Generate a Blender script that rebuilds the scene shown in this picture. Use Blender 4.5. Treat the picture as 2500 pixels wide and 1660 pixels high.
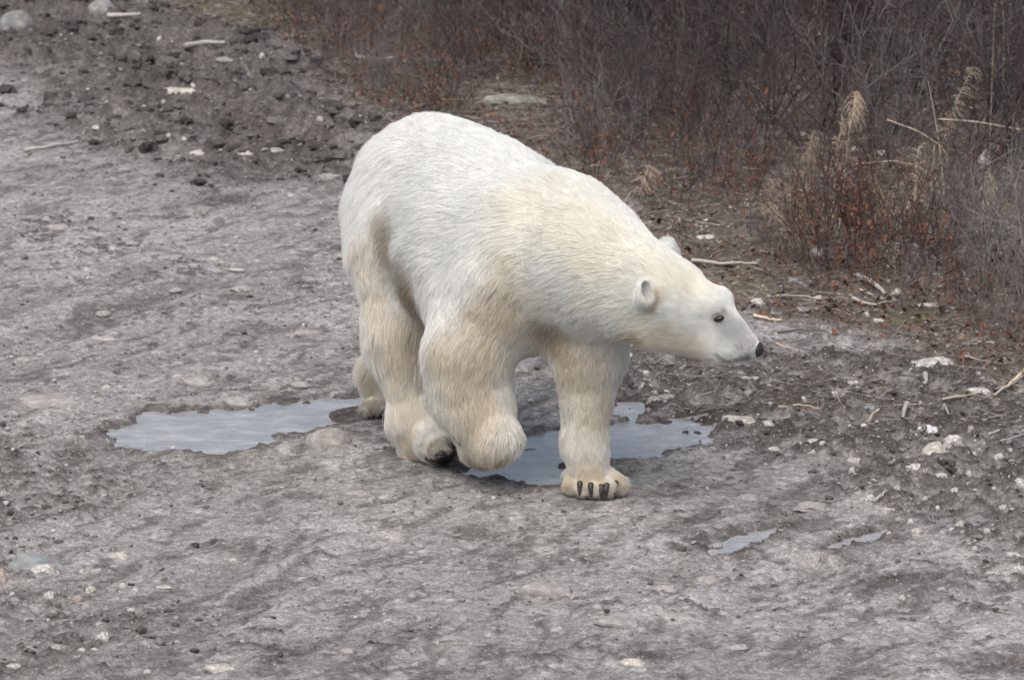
import bpy, bmesh, math, random
import numpy as np
from mathutils import Vector, Matrix

random.seed(7); RNG=np.random.default_rng(7)
for o in list(bpy.data.objects): bpy.data.objects.remove(o,do_unlink=True)
SC=bpy.context.scene; COL=SC.collection
# ---------------------------------------------------------------- camera geometry (used to lay things out on the ground)
PITCH=math.radians(12.0); DIST=16.0; FPX=10240.0      # focal length in photo pixels (photo is 2500 x 1660)
CAM=np.array([0.0,-DIST*math.cos(PITCH),DIST*math.sin(PITCH)])
FWD=np.array([0.0,math.cos(PITCH),-math.sin(PITCH)]); UP=np.array([0.0,math.sin(PITCH),math.cos(PITCH)])
def ray(px,py):
    return FWD+np.array([1.0,0,0])*((px-1250.0)/FPX)+UP*((830.0-py)/FPX)
def at_y(px,py,y):
    d=ray(px,py); return CAM+d*((y-CAM[1])/d[1])
def at_z(px,py,z=0.0):
    d=ray(px,py); return CAM+d*((z-CAM[2])/d[2])
def to_px(p):
    p=np.asarray(p,float)-CAM
    dep=p@FWD
    return 1250+FPX*p[...,0]/dep, 830-FPX*(p@UP)/dep, dep
# ---------------------------------------------------------------- camera, sky, sun, exposure
cd=bpy.data.cameras.new('camera'); cam=bpy.data.objects.new('camera',cd); COL.objects.link(cam)
cam.location=CAM; cam.rotation_euler=(math.pi/2-PITCH,0,0)
cd.sensor_width=36.0; cd.lens=36.0*FPX/2500.0; cd.clip_start=.1; cd.clip_end=3000
cd.dof.use_dof=True; cd.dof.focus_distance=13.4; cd.dof.aperture_fstop=9.0
SC.camera=cam
SUN_EL=math.radians(57); SUN_AZ=math.radians(-165)      # azimuth measured from straight ahead (+Y), positive to the right
W=bpy.data.worlds.new('World'); SC.world=W; W.use_nodes=True
nt=W.node_tree; bg=nt.nodes['Background']
sky=nt.nodes.new('ShaderNodeTexSky'); sky.sky_type='NISHITA'; sky.sun_disc=False
sky.sun_elevation=SUN_EL; sky.sun_rotation=SUN_AZ
sky.air_density=1.0; sky.dust_density=6.0; sky.ozone_density=1.0
hs=nt.nodes.new('ShaderNodeHueSaturation'); hs.inputs['Saturation'].default_value=.80
nt.links.new(sky.outputs[0],hs.inputs['Color']); nt.links.new(hs.outputs[0],bg.inputs[0])
bg.inputs[1].default_value=.10
sd=bpy.data.lights.new('sun','SUN'); sun=bpy.data.objects.new('sun',sd); COL.objects.link(sun)
sd.energy=1.0; sd.angle=math.radians(70); sd.color=(1.0,.99,.97)
sdir=Vector((math.sin(SUN_AZ)*math.cos(SUN_EL),math.cos(SUN_AZ)*math.cos(SUN_EL),math.sin(SUN_EL)))
sun.rotation_euler=sdir.to_track_quat('Z','Y').to_euler(); sun.location=(0,0,20)
vs=SC.view_settings; vs.view_transform='Standard'; vs.look='None'; vs.gamma=1.0; vs.use_curve_mapping=False
vs.exposure=0.80
SC.render.engine='CYCLES'; SC.cycles_curves.shape='RIBBONS'; SC.render.hair_type='STRAND'
SC.cycles.max_bounces=8; SC.cycles.diffuse_bounces=4; SC.cycles.use_denoising=True
# ---------------------------------------------------------------- helpers
def h3(ix,iy,iz,seed):
    with np.errstate(over='ignore'):
        n=(ix.astype(np.int64)*374761393+iy.astype(np.int64)*668265263+iz.astype(np.int64)*2147483647+seed*974634777)&0xffffffff
        n=(n^(n>>13))*1274126177&0xffffffff
        n=(n^(n>>16))*2246822519&0xffffffff
    return ((n>>8)&0xffff).astype(np.float32)/65535.0
def noise3(P,seed=0):                                       # value noise in -1..1
    P=np.asarray(P,np.float64); f=np.floor(P); t=P-f; t=t*t*t*(t*(t*6-15)+10); f=f.astype(np.int64)
    r=0
    for i in (0,1):
        wx=t[...,0] if i else 1-t[...,0]
        for j in (0,1):
            wy=t[...,1] if j else 1-t[...,1]
            for k in (0,1):
                wz=t[...,2] if k else 1-t[...,2]
                r=r+wx*wy*wz*h3(f[...,0]+i,f[...,1]+j,f[...,2]+k,seed)
    return r*2-1
def noise2(x,y,seed=0):
    fx=np.floor(x); fy=np.floor(y); tx=x-fx; ty=y-fy
    tx=tx*tx*tx*(tx*(tx*6-15)+10); ty=ty*ty*ty*(ty*(ty*6-15)+10)
    fx=fx.astype(np.int64); fy=fy.astype(np.int64); z=np.zeros_like(fx); r=0
    for i in (0,1):
        for j in (0,1):
            r=r+(tx if i else 1-tx)*(ty if j else 1-ty)*h3(fx+i,fy+j,z,seed)
    return r*2-1
def fbm2(x,y,oct=4,seed=0,gain=.5):
    r=0; a=1; s=0; c,sn=math.cos(.6),math.sin(.6)
    for o in range(oct):
        r=r+a*noise2(x,y,seed+o*17); s+=a; a*=gain; x,y=(c*x-sn*y)*2.03+3.1,(sn*x+c*y)*2.03+1.7
    return r/s
def sstep(a,b,x):
    t=np.clip((x-a)/(b-a),0,1); return t*t*(3-2*t)
def poly_sd(poly,x,y):                                      # signed distance, negative inside
    poly=np.asarray(poly,float); d=np.full(x.shape,1e9); ins=np.zeros(x.shape,bool)
    for i in range(len(poly)):
        a=poly[i]; b=poly[(i+1)%len(poly)]; e=b-a; wx=x-a[0]; wy=y-a[1]
        t=np.clip((wx*e[0]+wy*e[1])/max(e@e,1e-12),0,1)
        d=np.minimum(d,(wx-e[0]*t)**2+(wy-e[1]*t)**2)
        c=((a[1]<=y)&(b[1]>y))|((b[1]<=y)&(a[1]>y))
        if e[1]!=0: ins^=c&(x<a[0]+(y-a[1])*e[0]/e[1])
    d=np.sqrt(d); return np.where(ins,-d,d)
def ground_poly(pts): return [tuple(at_z(px,py)[:2]) for px,py in pts]
def mesh_np(name,V,F,mat=None,smooth=True):
    V=np.asarray(V,np.float32); F=np.asarray(F,np.int32); me=bpy.data.meshes.new(name)
    me.vertices.add(len(V)); me.vertices.foreach_set('co',V.ravel())
    n=F.shape[1]; me.loops.add(F.size); me.loops.foreach_set('vertex_index',F.ravel())
    me.polygons.add(len(F)); me.polygons.foreach_set('loop_start',np.arange(0,F.size,n,dtype=np.int32))
    me.polygons.foreach_set('loop_total',np.full(len(F),n,np.int32))
    me.update(calc_edges=True); me.validate()
    me.polygons.foreach_set('use_smooth',np.full(len(me.polygons),smooth))
    if mat: me.materials.append(mat)
    return me
def vcol(me,name,c):
    c=np.asarray(c,np.float32)
    if c.shape[1]==3: c=np.concatenate([c,np.ones((len(c),1),np.float32)],1)
    a=me.attributes.new(name,'FLOAT_COLOR','POINT'); a.data.foreach_set('color',c.ravel())
def obj(name,data,parent=None,loc=None,rot=None,scale=None):
    o=bpy.data.objects.new(name,data); COL.objects.link(o)
    if parent: o.parent=parent
    if loc is not None: o.location=loc
    if rot is not None: o.rotation_euler=rot
    if scale is not None: o.scale=scale
    return o
def tag(o,label=None,cat=None,group=None,kind=None):
    if label: o['label']=label
    if cat: o['category']=cat
    if group: o['group']=group
    if kind: o['kind']=kind
    return o
def tube(path,r0,r1,sides=3):
    path=np.asarray(path,float); n=len(path); T=np.gradient(path,axis=0); T/=np.maximum(np.linalg.norm(T,axis=1,keepdims=True),1e-9)
    ref=np.array([.31,.17,.93]) if abs(T[0,2])<.9 else np.array([1.0,.1,.1])
    A=np.cross(T,ref); A/=np.linalg.norm(A,axis=1,keepdims=True); B=np.cross(T,A)
    R=(np.linspace(r0,r1,n) if r1 is not None else np.asarray(r0))[:,None]; an=np.arange(sides)*2*math.pi/sides
    V=np.concatenate([path+R*(A*math.cos(t)+B*math.sin(t)) for t in an]).reshape(sides,n,3).transpose(1,0,2).reshape(-1,3)
    i=np.arange(n-1)[:,None]*sides; j=np.arange(sides)[None]; k=(j+1)%sides
    F=np.stack([i+j,i+k,i+sides+k,i+sides+j],-1).reshape(-1,4)
    return V,F
class MB:                                                   # collects quads of one mesh
    def __init__(s): s.V=[]; s.F=[]; s.n=0
    def add(s,V,F): s.V.append(np.asarray(V,float)); s.F.append(np.asarray(F)+s.n); s.n+=len(V)
    def mesh(s,name,mat,smooth=True): return mesh_np(name,np.concatenate(s.V),np.concatenate(s.F),mat,smooth)
# ---- materials
class NT:
    def __init__(s,name):
        s.m=bpy.data.materials.new(name); s.m.use_nodes=True; s.t=s.m.node_tree; s.b=s.t.nodes['Principled BSDF']
    def n(s,ty,**kw):
        x=s.t.nodes.new('ShaderNode'+ty)
        for k,v in kw.items():
            if k.startswith('i_'):
                x.inputs[k[2:].replace('_',' ')].default_value=v
            else: setattr(x,k,v)
        return x
    def l(s,a,b): s.t.links.new(a,b)
    def noise(s,scale,detail=4,rough=.6,vec=None):
        x=s.n('TexNoise'); x.inputs['Scale'].default_value=scale; x.inputs['Detail'].default_value=detail; x.inputs['Roughness'].default_value=rough
        if vec: s.l(vec,x.inputs['Vector'])
        return x.outputs['Fac']
    def ramp(s,fac,stops):
        x=s.n('ValToRGB'); e=x.color_ramp.elements
        while len(e)<len(stops): e.new(.5)
        for i,(p,c) in enumerate(stops): e[i].position=p; e[i].color=(*c,1) if len(c)==3 else c
        s.l(fac,x.inputs[0]); return x.outputs[0]
    def mix(s,fac,a,b,blend='MIX'):
        x=s.n('Mix',data_type='RGBA',blend_type=blend)
        for v,i in ((fac,0),(a,6),(b,7)):
            if isinstance(v,(int,float)): x.inputs[i].default_value=v
            elif isinstance(v,tuple): x.inputs[i].default_value=(*v,1)
            else: s.l(v,x.inputs[i])
        return x.outputs[2]
    def attr(s,name):
        x=s.n('Attribute'); x.attribute_name=name; return x.outputs['Color']
    def coord(s,which='Object'): return s.n('TexCoord').outputs[which]
    def pos(s): return s.n('NewGeometry').outputs['Position']
    def bump(s,h,strength=.5,dist=.01):
        x=s.n('Bump'); x.inputs['Strength'].default_value=strength; x.inputs['Distance'].default_value=dist
        s.l(h,x.inputs['Height']); s.l(x.outputs[0],s.b.inputs['Normal'])
    def base(s,c,rough=.9,spec=.25):
        if isinstance(c,tuple): s.b.inputs['Base Color'].default_value=(*c,1)
        else: s.l(c,s.b.inputs['Base Color'])
        s.b.inputs['Roughness'].default_value=rough; s.b.inputs['Specular IOR Level'].default_value=spec
        return s
def varied(name,cols,scale=30,rough=.85,bump=.3,bd=.003,spec=.2,rnd=.35):
    N=NT(name); f=N.noise(scale,5,.65,N.coord())
    c=N.ramp(f,[(i/(len(cols)-1)*.5+.25,k) for i,k in enumerate(cols)])
    r=N.n('ObjectInfo').outputs['Random']; mr=N.n('MapRange'); N.l(r,mr.inputs[0]); mr.inputs[3].default_value=1-rnd; mr.inputs[4].default_value=1+rnd
    hv=N.n('HueSaturation'); N.l(c,hv.inputs['Color']); N.l(mr.outputs[0],hv.inputs['Value'])
    N.base(hv.outputs[0],rough,spec)
    if bump: N.bump(f,bump,bd)
    return N.m
# ---------------------------------------------------------------- ground sheet
def axis(core0,core1,step,grow,far):
    a=list(np.arange(core0,core1,step)); s=step
    while a[-1]<far: s*=grow; a.append(a[-1]+s)
    s=step; b=[]; x=core0
    while x>-far: s*=grow; x-=s; b.append(x)
    return np.array(b[::-1]+a)
gx=axis(-3.7,3.7,.0135,1.25,400)
gy=list(np.arange(-4.7,1.0,.0135)); s_=.0135
while gy[-1]<13: s_=min(s_*1.006,.05); gy.append(gy[-1]+s_)
while gy[-1]<1200: s_*=1.3; gy.append(gy[-1]+s_)
s_=.0135; b_=[]; x_=gy[0]
while x_>-60: s_*=1.35; x_-=s_; b_.append(x_)
gy=np.array(b_[::-1]+gy)
GX,GY=np.meshgrid(gx,gy)                                    # rows = y
Z_VEG=ground_poly([(300,-120),(420,60),(640,110),(780,190),(830,290),(1000,330),(1420,470),(1500,520),(1620,620),(1690,700),(1790,770),(1900,800),(2150,835),(2520,930),(3600,900),(3600,-500),(300,-500)])
Z_MUD=[ground_poly([(1440,900),(1530,850),(1800,840),(2150,840),(2520,900),(2900,1000),(2900,1420),(2500,1380),(2300,1260),(2100,1150),(1980,1100),(1780,1085),(1600,990),(1500,960)]),
       ground_poly([(-300,-60),(330,-60),(420,60),(700,150),(860,290),(900,420),(640,440),(350,375),(150,190),(-300,120)]),
       ground_poly([(-200,1070),(200,1090),(380,1120),(420,1210),(200,1280),(-200,1350)]),
       ground_poly([(-200,1390),(330,1400),(360,1560),(150,1700),(-200,1700)])]
PUD=[ground_poly(p) for p in (
 [(254,1043),(322,1031),(330,1005),(381,998),(563,997),(677,982),(783,967),(881,953),(960,965),(930,1015),(804,1024),(720,1050),(660,1075),(627,1092),(542,1113),(466,1107),(360,1090),(271,1084),(318,1071),(292,1062)],
 [(1120,1150),(1163,1163),(1290,1172),(1362,1174),(1400,1130),(1480,1118),(1640,1108),(1729,1080),(1771,1050),(1750,1008),(1682,1004),(1627,1021),(1568,1029),(1555,974),(1517,974),(1505,1030),(1470,1050),(1350,1050),(1281,1066),(1240,1105),(1130,1115)],
 [(1575,1222),(1610,1200),(1655,1188),(1640,1205),(1600,1224)],
 [(1650,1300),(1680,1262),(1760,1236),(1745,1258),(1700,1285),(1670,1305)],
 [(1720,1322),(1780,1298),(1900,1280),(1860,1310),(1790,1335),(1735,1350)],
 [(2030,1330),(2060,1305),(2180,1278),(2150,1305),(2080,1325)],
 [(2120,1440),(2150,1415),(2260,1405),(2220,1430)],
 [(488,498),(530,486),(582,478),(584,492),(545,502)],
 [(650,1608),(668,1586),(705,1584),(700,1604)],
 [(1650,935),(1665,922),(1700,926),(1685,937)],[(1785,908),(1800,896),(1832,900),(1815,910)],
 [(2330,1620),(2400,1600),(2520,1606),(2500,1640),(2380,1640)],[(1500,1600),(1560,1588),(1620,1598),(1560,1610)])]
PUD_Z=[-.010]*2+[-.017]*(len(PUD)-2)
tx,ty=.50,.866                                              # the vehicle tracks run this way
U=GX*tx+GY*ty; Wd=-GX*ty+GY*tx
wj=.10*fbm2(GX*1.7,GY*1.7,3,5); wj2=.05*fbm2(GX*7,GY*7,3,6)
veg=sstep(.16,-.16,poly_sd(Z_VEG,GX,GY)+wj*2+wj2)
mud=np.zeros_like(GX)
for z,k,sf in zip(Z_MUD,(1,1,.5,.55),(1,2.6,1.5,1.5)): mud=np.maximum(mud,k*sstep(.26*sf,-.18*sf,poly_sd(z,GX,GY)+wj*3+wj2*2))
mud*=1-veg*.8
# crumbs: moist dark clods sit proud of the paler trodden pan
cr1=fbm2(GX*9+wj*8,GY*9,4,21,.6); cr2=fbm2(GX*22,GY*22,3,31,.6); cr3=fbm2(GX*45,GY*45,2,41)
wv=.16*fbm2(GX*1.1,GY*1.1,2,45)+.05*fbm2(GX*5,GY*5,2,46)
strk=fbm2(U*2.4+wv*4,(Wd+wv)*7.5,4,51,.6)                              # streaks along the tracks
strk2=fbm2(U*6.5+wv*5,(Wd+wv)*19,3,61,.6)
strk=strk*(.55+.6*sstep(-.3,.4,fbm2(GX*.7,GY*.7,2,47)))
patch=fbm2(GX*.9,GY*.9,3,71)
crumb=sstep(.10,.26,.34*cr1+.62*cr2+.40*strk+.22*patch+.18*cr3+.34*mud-.20)
H=.010*fbm2(GX*.8,GY*.8,3,81)*2+.008*strk+.006*strk2+.005*cr3
H+=crumb*(.005+.004*np.abs(cr2)+.007*cr3)*(.8+.4*mud)
rid=1-np.abs(fbm2(GX*4.5+wj*3,GY*4.5,4,91,.55))*2.2
big=fbm2(GX*2.6+wj*2,GY*4.2,4,97,.5); H+=mud*.14*np.clip(big+.15,-.25,.8)*sstep(2.5,4.5,GY)+mud*.02*big
H+=mud*(.016*np.clip(rid,-.6,1)+.026*cr1+.014*cr2+.005*cr3)
berm=sstep(.55,.0,np.abs(poly_sd(Z_VEG,GX,GY)-.25))*sstep(3.0,6.0,GY)
H+=berm*(.05+.05*fbm2(GX*2.2,GY*2.2,3,95))
H+=veg*(.022*cr1+.014*cr2+.02*patch+.01)
# pits left by feet and tyres
H-=.022*sstep(.35,.62,fbm2(U*1.0+7,Wd*2.6,3,99))*(1-veg)
rw=Wd+.22*fbm2(U*.45,Wd*.3,2,141)+wj*.25
rut=np.zeros_like(GX)
for o_,a_,w_ in ((-2.5,.8,.09),(-2.15,1,.10),(-1.2,.7,.08),(-.95,.9,.09),(.25,.7,.08),(.55,.9,.09),(1.7,1,.10),(2.05,.8,.09),(3.0,1,.11),(3.4,.8,.09)):
    q=(rw-o_)/w_; rut+=a_*(np.exp(-q*q)-.45*np.exp(-(np.abs(q)-1.9)**2*1.6))
rut*=(1-veg)*sstep(-.35,.25,fbm2(U*.55,Wd*.8,3,143)); H-=.017*rut
pud=np.zeros_like(GX); pd_all=np.full(GX.shape,9.0); pd_small=np.full(GX.shape,9.0); pd_two=np.full(GX.shape,9.0)
for i,p in enumerate(PUD):
    m=(np.abs(GX-np.mean([q[0] for q in p]))<2.2)&(np.abs(GY-np.mean([q[1] for q in p]))<2.5)
    d=poly_sd(p,GX[m],GY[m])+(wj2[m]*2.0+.035*cr2[m] if i<2 else wj2[m]*.6+.03*cr2[m])
    pd_all[m]=np.minimum(pd_all[m],d)
    if i==1: pd_two[m]=np.minimum(pd_two[m],d)
    if i>1: pd_small[m]=np.minimum(pd_small[m],d)
depth=sstep(.03,-.05,pd_all)
dk=np.where(pd_small<pd_all+1e-6,.38,1.0)*depth; brk=(pd_two<pd_all+1e-6)*depth; H=H*(1-.45*dk+.22*brk)-(.0205-.003*brk)*dk
ring=sstep(.16,.03,pd_all)*(1-depth)
_r=(pd_all>.012)&(pd_all<.14); H[_r]=np.maximum(H[_r],-.006+.02*(np.abs(cr2[_r])))
FEET=[at_z(1450,1200)[:2],at_z(1030,1122)[:2],at_z(918,1008)[:2]]
for fx,fy in FEET:
    d=np.hypot(GX-fx,GY-fy); k=sstep(.26,.11,d); H=H*(1-k)+.0*k-.003*k*(depth>.3)
far=sstep(14,40,np.abs(GX))+sstep(20,60,np.abs(GY)); H*=1-np.clip(far,0,1)
GH=H
def gz(x,y):
    i=int(np.clip(np.searchsorted(gy,y)-1,0,len(gy)-2)); j=int(np.clip(np.searchsorted(gx,x)-1,0,len(gx)-2))
    u=(x-gx[j])/(gx[j+1]-gx[j]); v=(y-gy[i])/(gy[i+1]-gy[i])
    return float((GH[i,j]*(1-u)+GH[i,j+1]*u)*(1-v)+(GH[i+1,j]*(1-u)+GH[i+1,j+1]*u)*v)
def on_ground(px,py):
    d=ray(px,py); t0=(.35-CAM[2])/d[2]; t1=(-.08-CAM[2])/d[2]; p=None
    for t in np.linspace(t0,t1,160):                        # first point where the view line meets the ground
        p=CAM+d*t
        if p[2]<=gz(p[0],p[1]): break
    return np.array([p[0],p[1],gz(p[0],p[1])])
def gsamp(A,x,y):
    i=np.clip(np.searchsorted(gy,y)-1,0,len(gy)-2); j=np.clip(np.searchsorted(gx,x)-1,0,len(gx)-2); return A[i,j]
# colours of the materials lying there: dry pan, pale dust, moist clods, leaf mould, moss
def C(*c): return np.array(c,np.float32)
dry=C(.252,.244,.237); dust=C(.37,.36,.352); moist=C(.098,.090,.085); wet=C(.055,.048,.045); mould=C(.090,.068,.055); moss=C(.115,.105,.058); greyl=C(.19,.175,.16)
c=np.broadcast_to(dry,GX.shape+(3,)).copy()
def lay(col,m):
    global c
    m=np.clip(m,0,1)[...,None]; c=c*(1-m)+col*m
tone=fbm2(GX*2.1,GY*2.1,4,111); lay(dust,.38*sstep(.05,.5,tone+.3*strk+.3*cr2)); lay(moist,.25*sstep(.05,.4,-tone-.3*strk2-.3*cr2))
lay(dust,.8*sstep(.40,.52,fbm2(GX*17,GY*12,3,121)))
lay(dust,.40*sstep(.12,.42,strk)); lay(moist,.30*np.clip(rut,0,1)); lay(dust,.30*np.clip(-rut*2,0,1)); lay(moist,.62*sstep(.16,.36,-strk2-.45*strk)); lay(moist,.85*crumb)
lay(moist,mud*.60); lay(wet,mud*.55*sstep(.05,.4,cr1+.5*cr2)); lay(dry,mud*.5*sstep(.15,.45,-cr2-.3*tone)*sstep(4.0,2.0,GY)); lay(moist,.75*mud*sstep(2.0,4.0,GY)); lay(wet,.6*mud*sstep(2.0,4.0,GY)*sstep(.0,.35,cr2+.4*cr1)); lay(moist,berm*.6*(1-veg))
lay(wet,.65*sstep(.10,.01,pd_all)*sstep(-.4,.2,cr2+.2))
lay(mould,veg*.85); lay(wet,veg*.6*sstep(.1,.5,cr2+.3*cr1)); lay(greyl,veg*.7*sstep(.12,.45,-cr2+.3*cr3)); lay(moss,veg*.45*sstep(.22,.5,fbm2(GX*3.3,GY*2.2,3,131)))
lay(wet,dk*.5)
nx,ny=len(gx),len(gy)
V=np.stack([GX,GY,H],-1).reshape(-1,3)
ii=(np.arange(ny-1)[:,None]*nx+np.arange(nx-1)[None]).ravel()
N=NT('ground_earth'); col=N.attr('earth'); ps=N.pos()
f1=N.noise(120,6,.7,ps); f2=N.noise(420,3,.6,ps); f3=N.noise(38,5,.65,ps)
col=N.mix(1.0,col,N.ramp(f1,[(.30,(.50,.485,.48)),(.5,(.98,.98,.98)),(.70,(1.42,1.42,1.42))]),'MULTIPLY')
fx=N.noise(300,2,.6,ps); col=N.mix(1.0,col,N.ramp(fx,[(.30,(.66,.655,.65)),(.5,(1,1,1)),(.70,(1.34,1.34,1.34))]),'MULTIPLY')
col=N.mix(1.0,col,N.ramp(f3,[(.3,(.76,.755,.75)),(.55,(1.05,1.05,1.05)),(.75,(1.22,1.22,1.22))]),'MULTIPLY')
vo=N.n('TexVoronoi'); vo.inputs['Scale'].default_value=95; N.l(ps,vo.inputs['Vector'])
g=N.n('SeparateColor'); N.l(vo.outputs['Color'],g.inputs[0])
pk=N.ramp(g.outputs[0],[(.94,(0,0,0)),(.96,(1,1,1))]); sz=N.ramp(vo.outputs['Distance'],[(.25,(1,1,1)),(.38,(0,0,0))])
mk=N.mix(1.0,pk,sz,'MULTIPLY')
col=N.mix(mk,col,(.36,.35,.34))                             # fine pale grit
v4=N.n('TexVoronoi'); v4.inputs['Scale'].default_value=52; N.l(ps,v4.inputs['Vector']); v5=N.n('SeparateColor'); N.l(v4.outputs['Color'],v5.inputs[0])
col=N.mix(1.0,col,N.ramp(v5.outputs[2],[(0,(.78,.775,.77)),(.5,(1,1,1)),(1,(1.26,1.26,1.26))]),'MULTIPLY')
N.base(col,.95,.08)
v2=N.n('TexVoronoi'); v2.inputs['Scale'].default_value=52; N.l(ps,v2.inputs['Vector'])
v3=N.n('SeparateColor'); N.l(v2.outputs['Color'],v3.inputs[0])
lump=N.mix(1.0,N.ramp(v2.outputs['Distance'],[(.1,(1,1,1)),(.55,(0,0,0))]),N.ramp(v3.outputs[1],[(.45,(0,0,0)),(.75,(1,1,1))]),'MULTIPLY')
hsum=N.mix(.5,f1,f2); hsum=N.mix(.3,hsum,mk); hsum=N.mix(.45,hsum,lump); hsum=N.mix(.35,hsum,fx); N.bump(hsum,.75,.010)
me=mesh_np('ground',V,np.stack([ii,ii+1,ii+nx+1,ii+nx],1),N.m); vcol(me,'earth',c.reshape(-1,3))
tag(obj('ground',me),'grey trodden dirt road with churned mud edges and leaf litter','ground',kind='structure')
# ---- icy puddles
N=NT('puddle_ice'); ps=N.pos(); mp=N.n('Mapping'); N.l(ps,mp.inputs['Vector']); mp.inputs['Rotation'].default_value=(0,0,-1.05); mp.inputs['Scale'].default_value=(.7,1.3,1); f=N.noise(8,6,.72,mp.outputs[0]); f2=N.noise(210,3,.7,ps); f3=N.noise(60,4,.6,ps)
cc=N.ramp(f,[(.30,(.19,.192,.198)),(.50,(.26,.263,.27)),(.64,(.37,.374,.382)),(.76,(.55,.557,.567))])
cc=N.mix(N.ramp(f2,[(.57,(0,0,0)),(.68,(.8,.8,.8))]),cc,(.62,.64,.67)); cc=N.mix(N.ramp(f3,[(.30,(.5,.5,.5)),(.42,(0,0,0))]),cc,(.17,.16,.155))
N.base(cc,.13,.45); N.bump(N.mix(.5,f2,f3),.22,.004); ICE=N.m
names=['wide frozen grey puddle stretching behind the bear across the road','broken icy puddle between the bear\'s forelegs and the cream slab stone']
for i,p in enumerate(PUD):
    q=np.array(p); lo=q.min(0)-.10; hi=q.max(0)+.10
    st=.03; xs=np.arange(lo[0],hi[0]+st,st); ys=np.arange(lo[1],hi[1]+st,st); A,B=np.meshgrid(xs,ys)
    keep=poly_sd(p,A,B)<.05
    idx=-np.ones(A.shape,int); 
    cell=keep[:-1,:-1]&keep[1:,:-1]&keep[:-1,1:]&keep[1:,1:]
    use=np.zeros(A.shape,bool); use[:-1,:-1]|=cell; use[1:,:-1]|=cell; use[:-1,1:]|=cell; use[1:,1:]|=cell
    if not cell.any(): continue
    idx[use]=np.arange(use.sum())
    F=np.stack([idx[:-1,:-1][cell],idx[:-1,1:][cell],idx[1:,1:][cell],idx[1:,:-1][cell]],1)
    VV=np.stack([A[use],B[use],np.full(use.sum(),PUD_Z[i])],1)
    o=obj('puddle',mesh_np('puddle',VV,F,ICE))
    if i<2: tag(o,names[i],'puddle',kind='structure')
    else: tag(o,'small patch of thin slushy ice in a wheel track','ice patch','slush patches in the road',kind='structure')
# ---------------------------------------------------------------- bear surface: smooth union of tapered limbs and ellipsoids, polygonised as ONE mesh
def nrm(v):
    v=np.asarray(v,float); return v/np.linalg.norm(v)
BH=nrm((.50,-.866,0)); BR=np.array([BH[1],-BH[0],0.0]); BB=np.array([-.31,-1.50,0.0])
def BP(s,l,z): return BB+BH*s+BR*l+np.array([0,0,z])
PR=[]                                                       # primitives
def ell(c,rad,ax,k,flow,fl):                                # ax: rows = local axes
    PR.append(dict(t='e',c=np.asarray(c,float),r=np.asarray(rad,float),A=np.asarray(ax,float),k=k,flow=nrm(flow),fl=fl))
def cone(a,b,r1,r2,k,fl,flow=None,n=None,sq=1.0):           # tapered limb, optionally squashed by sq along n
    a=np.asarray(a,float); b=np.asarray(b,float)
    PR.append(dict(t='c',a=a,b=b,r1=r1,r2=r2,k=k,flow=nrm(b-a if flow is None else flow),fl=fl,n=None if n is None else nrm(n),sq=sq))
def cut(a,b,r1,r2,k): PR.append(dict(t='x',a=np.asarray(a,float),b=np.asarray(b,float),r1=r1,r2=r2,k=k))
def frame(fw,upv=(0,0,1)):
    f=nrm(fw); s=nrm(np.cross(f,upv)); u=np.cross(s,f); return np.array([f,s,u])
BODY=np.array([BH,BR,[0,0,1.0]])
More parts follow.
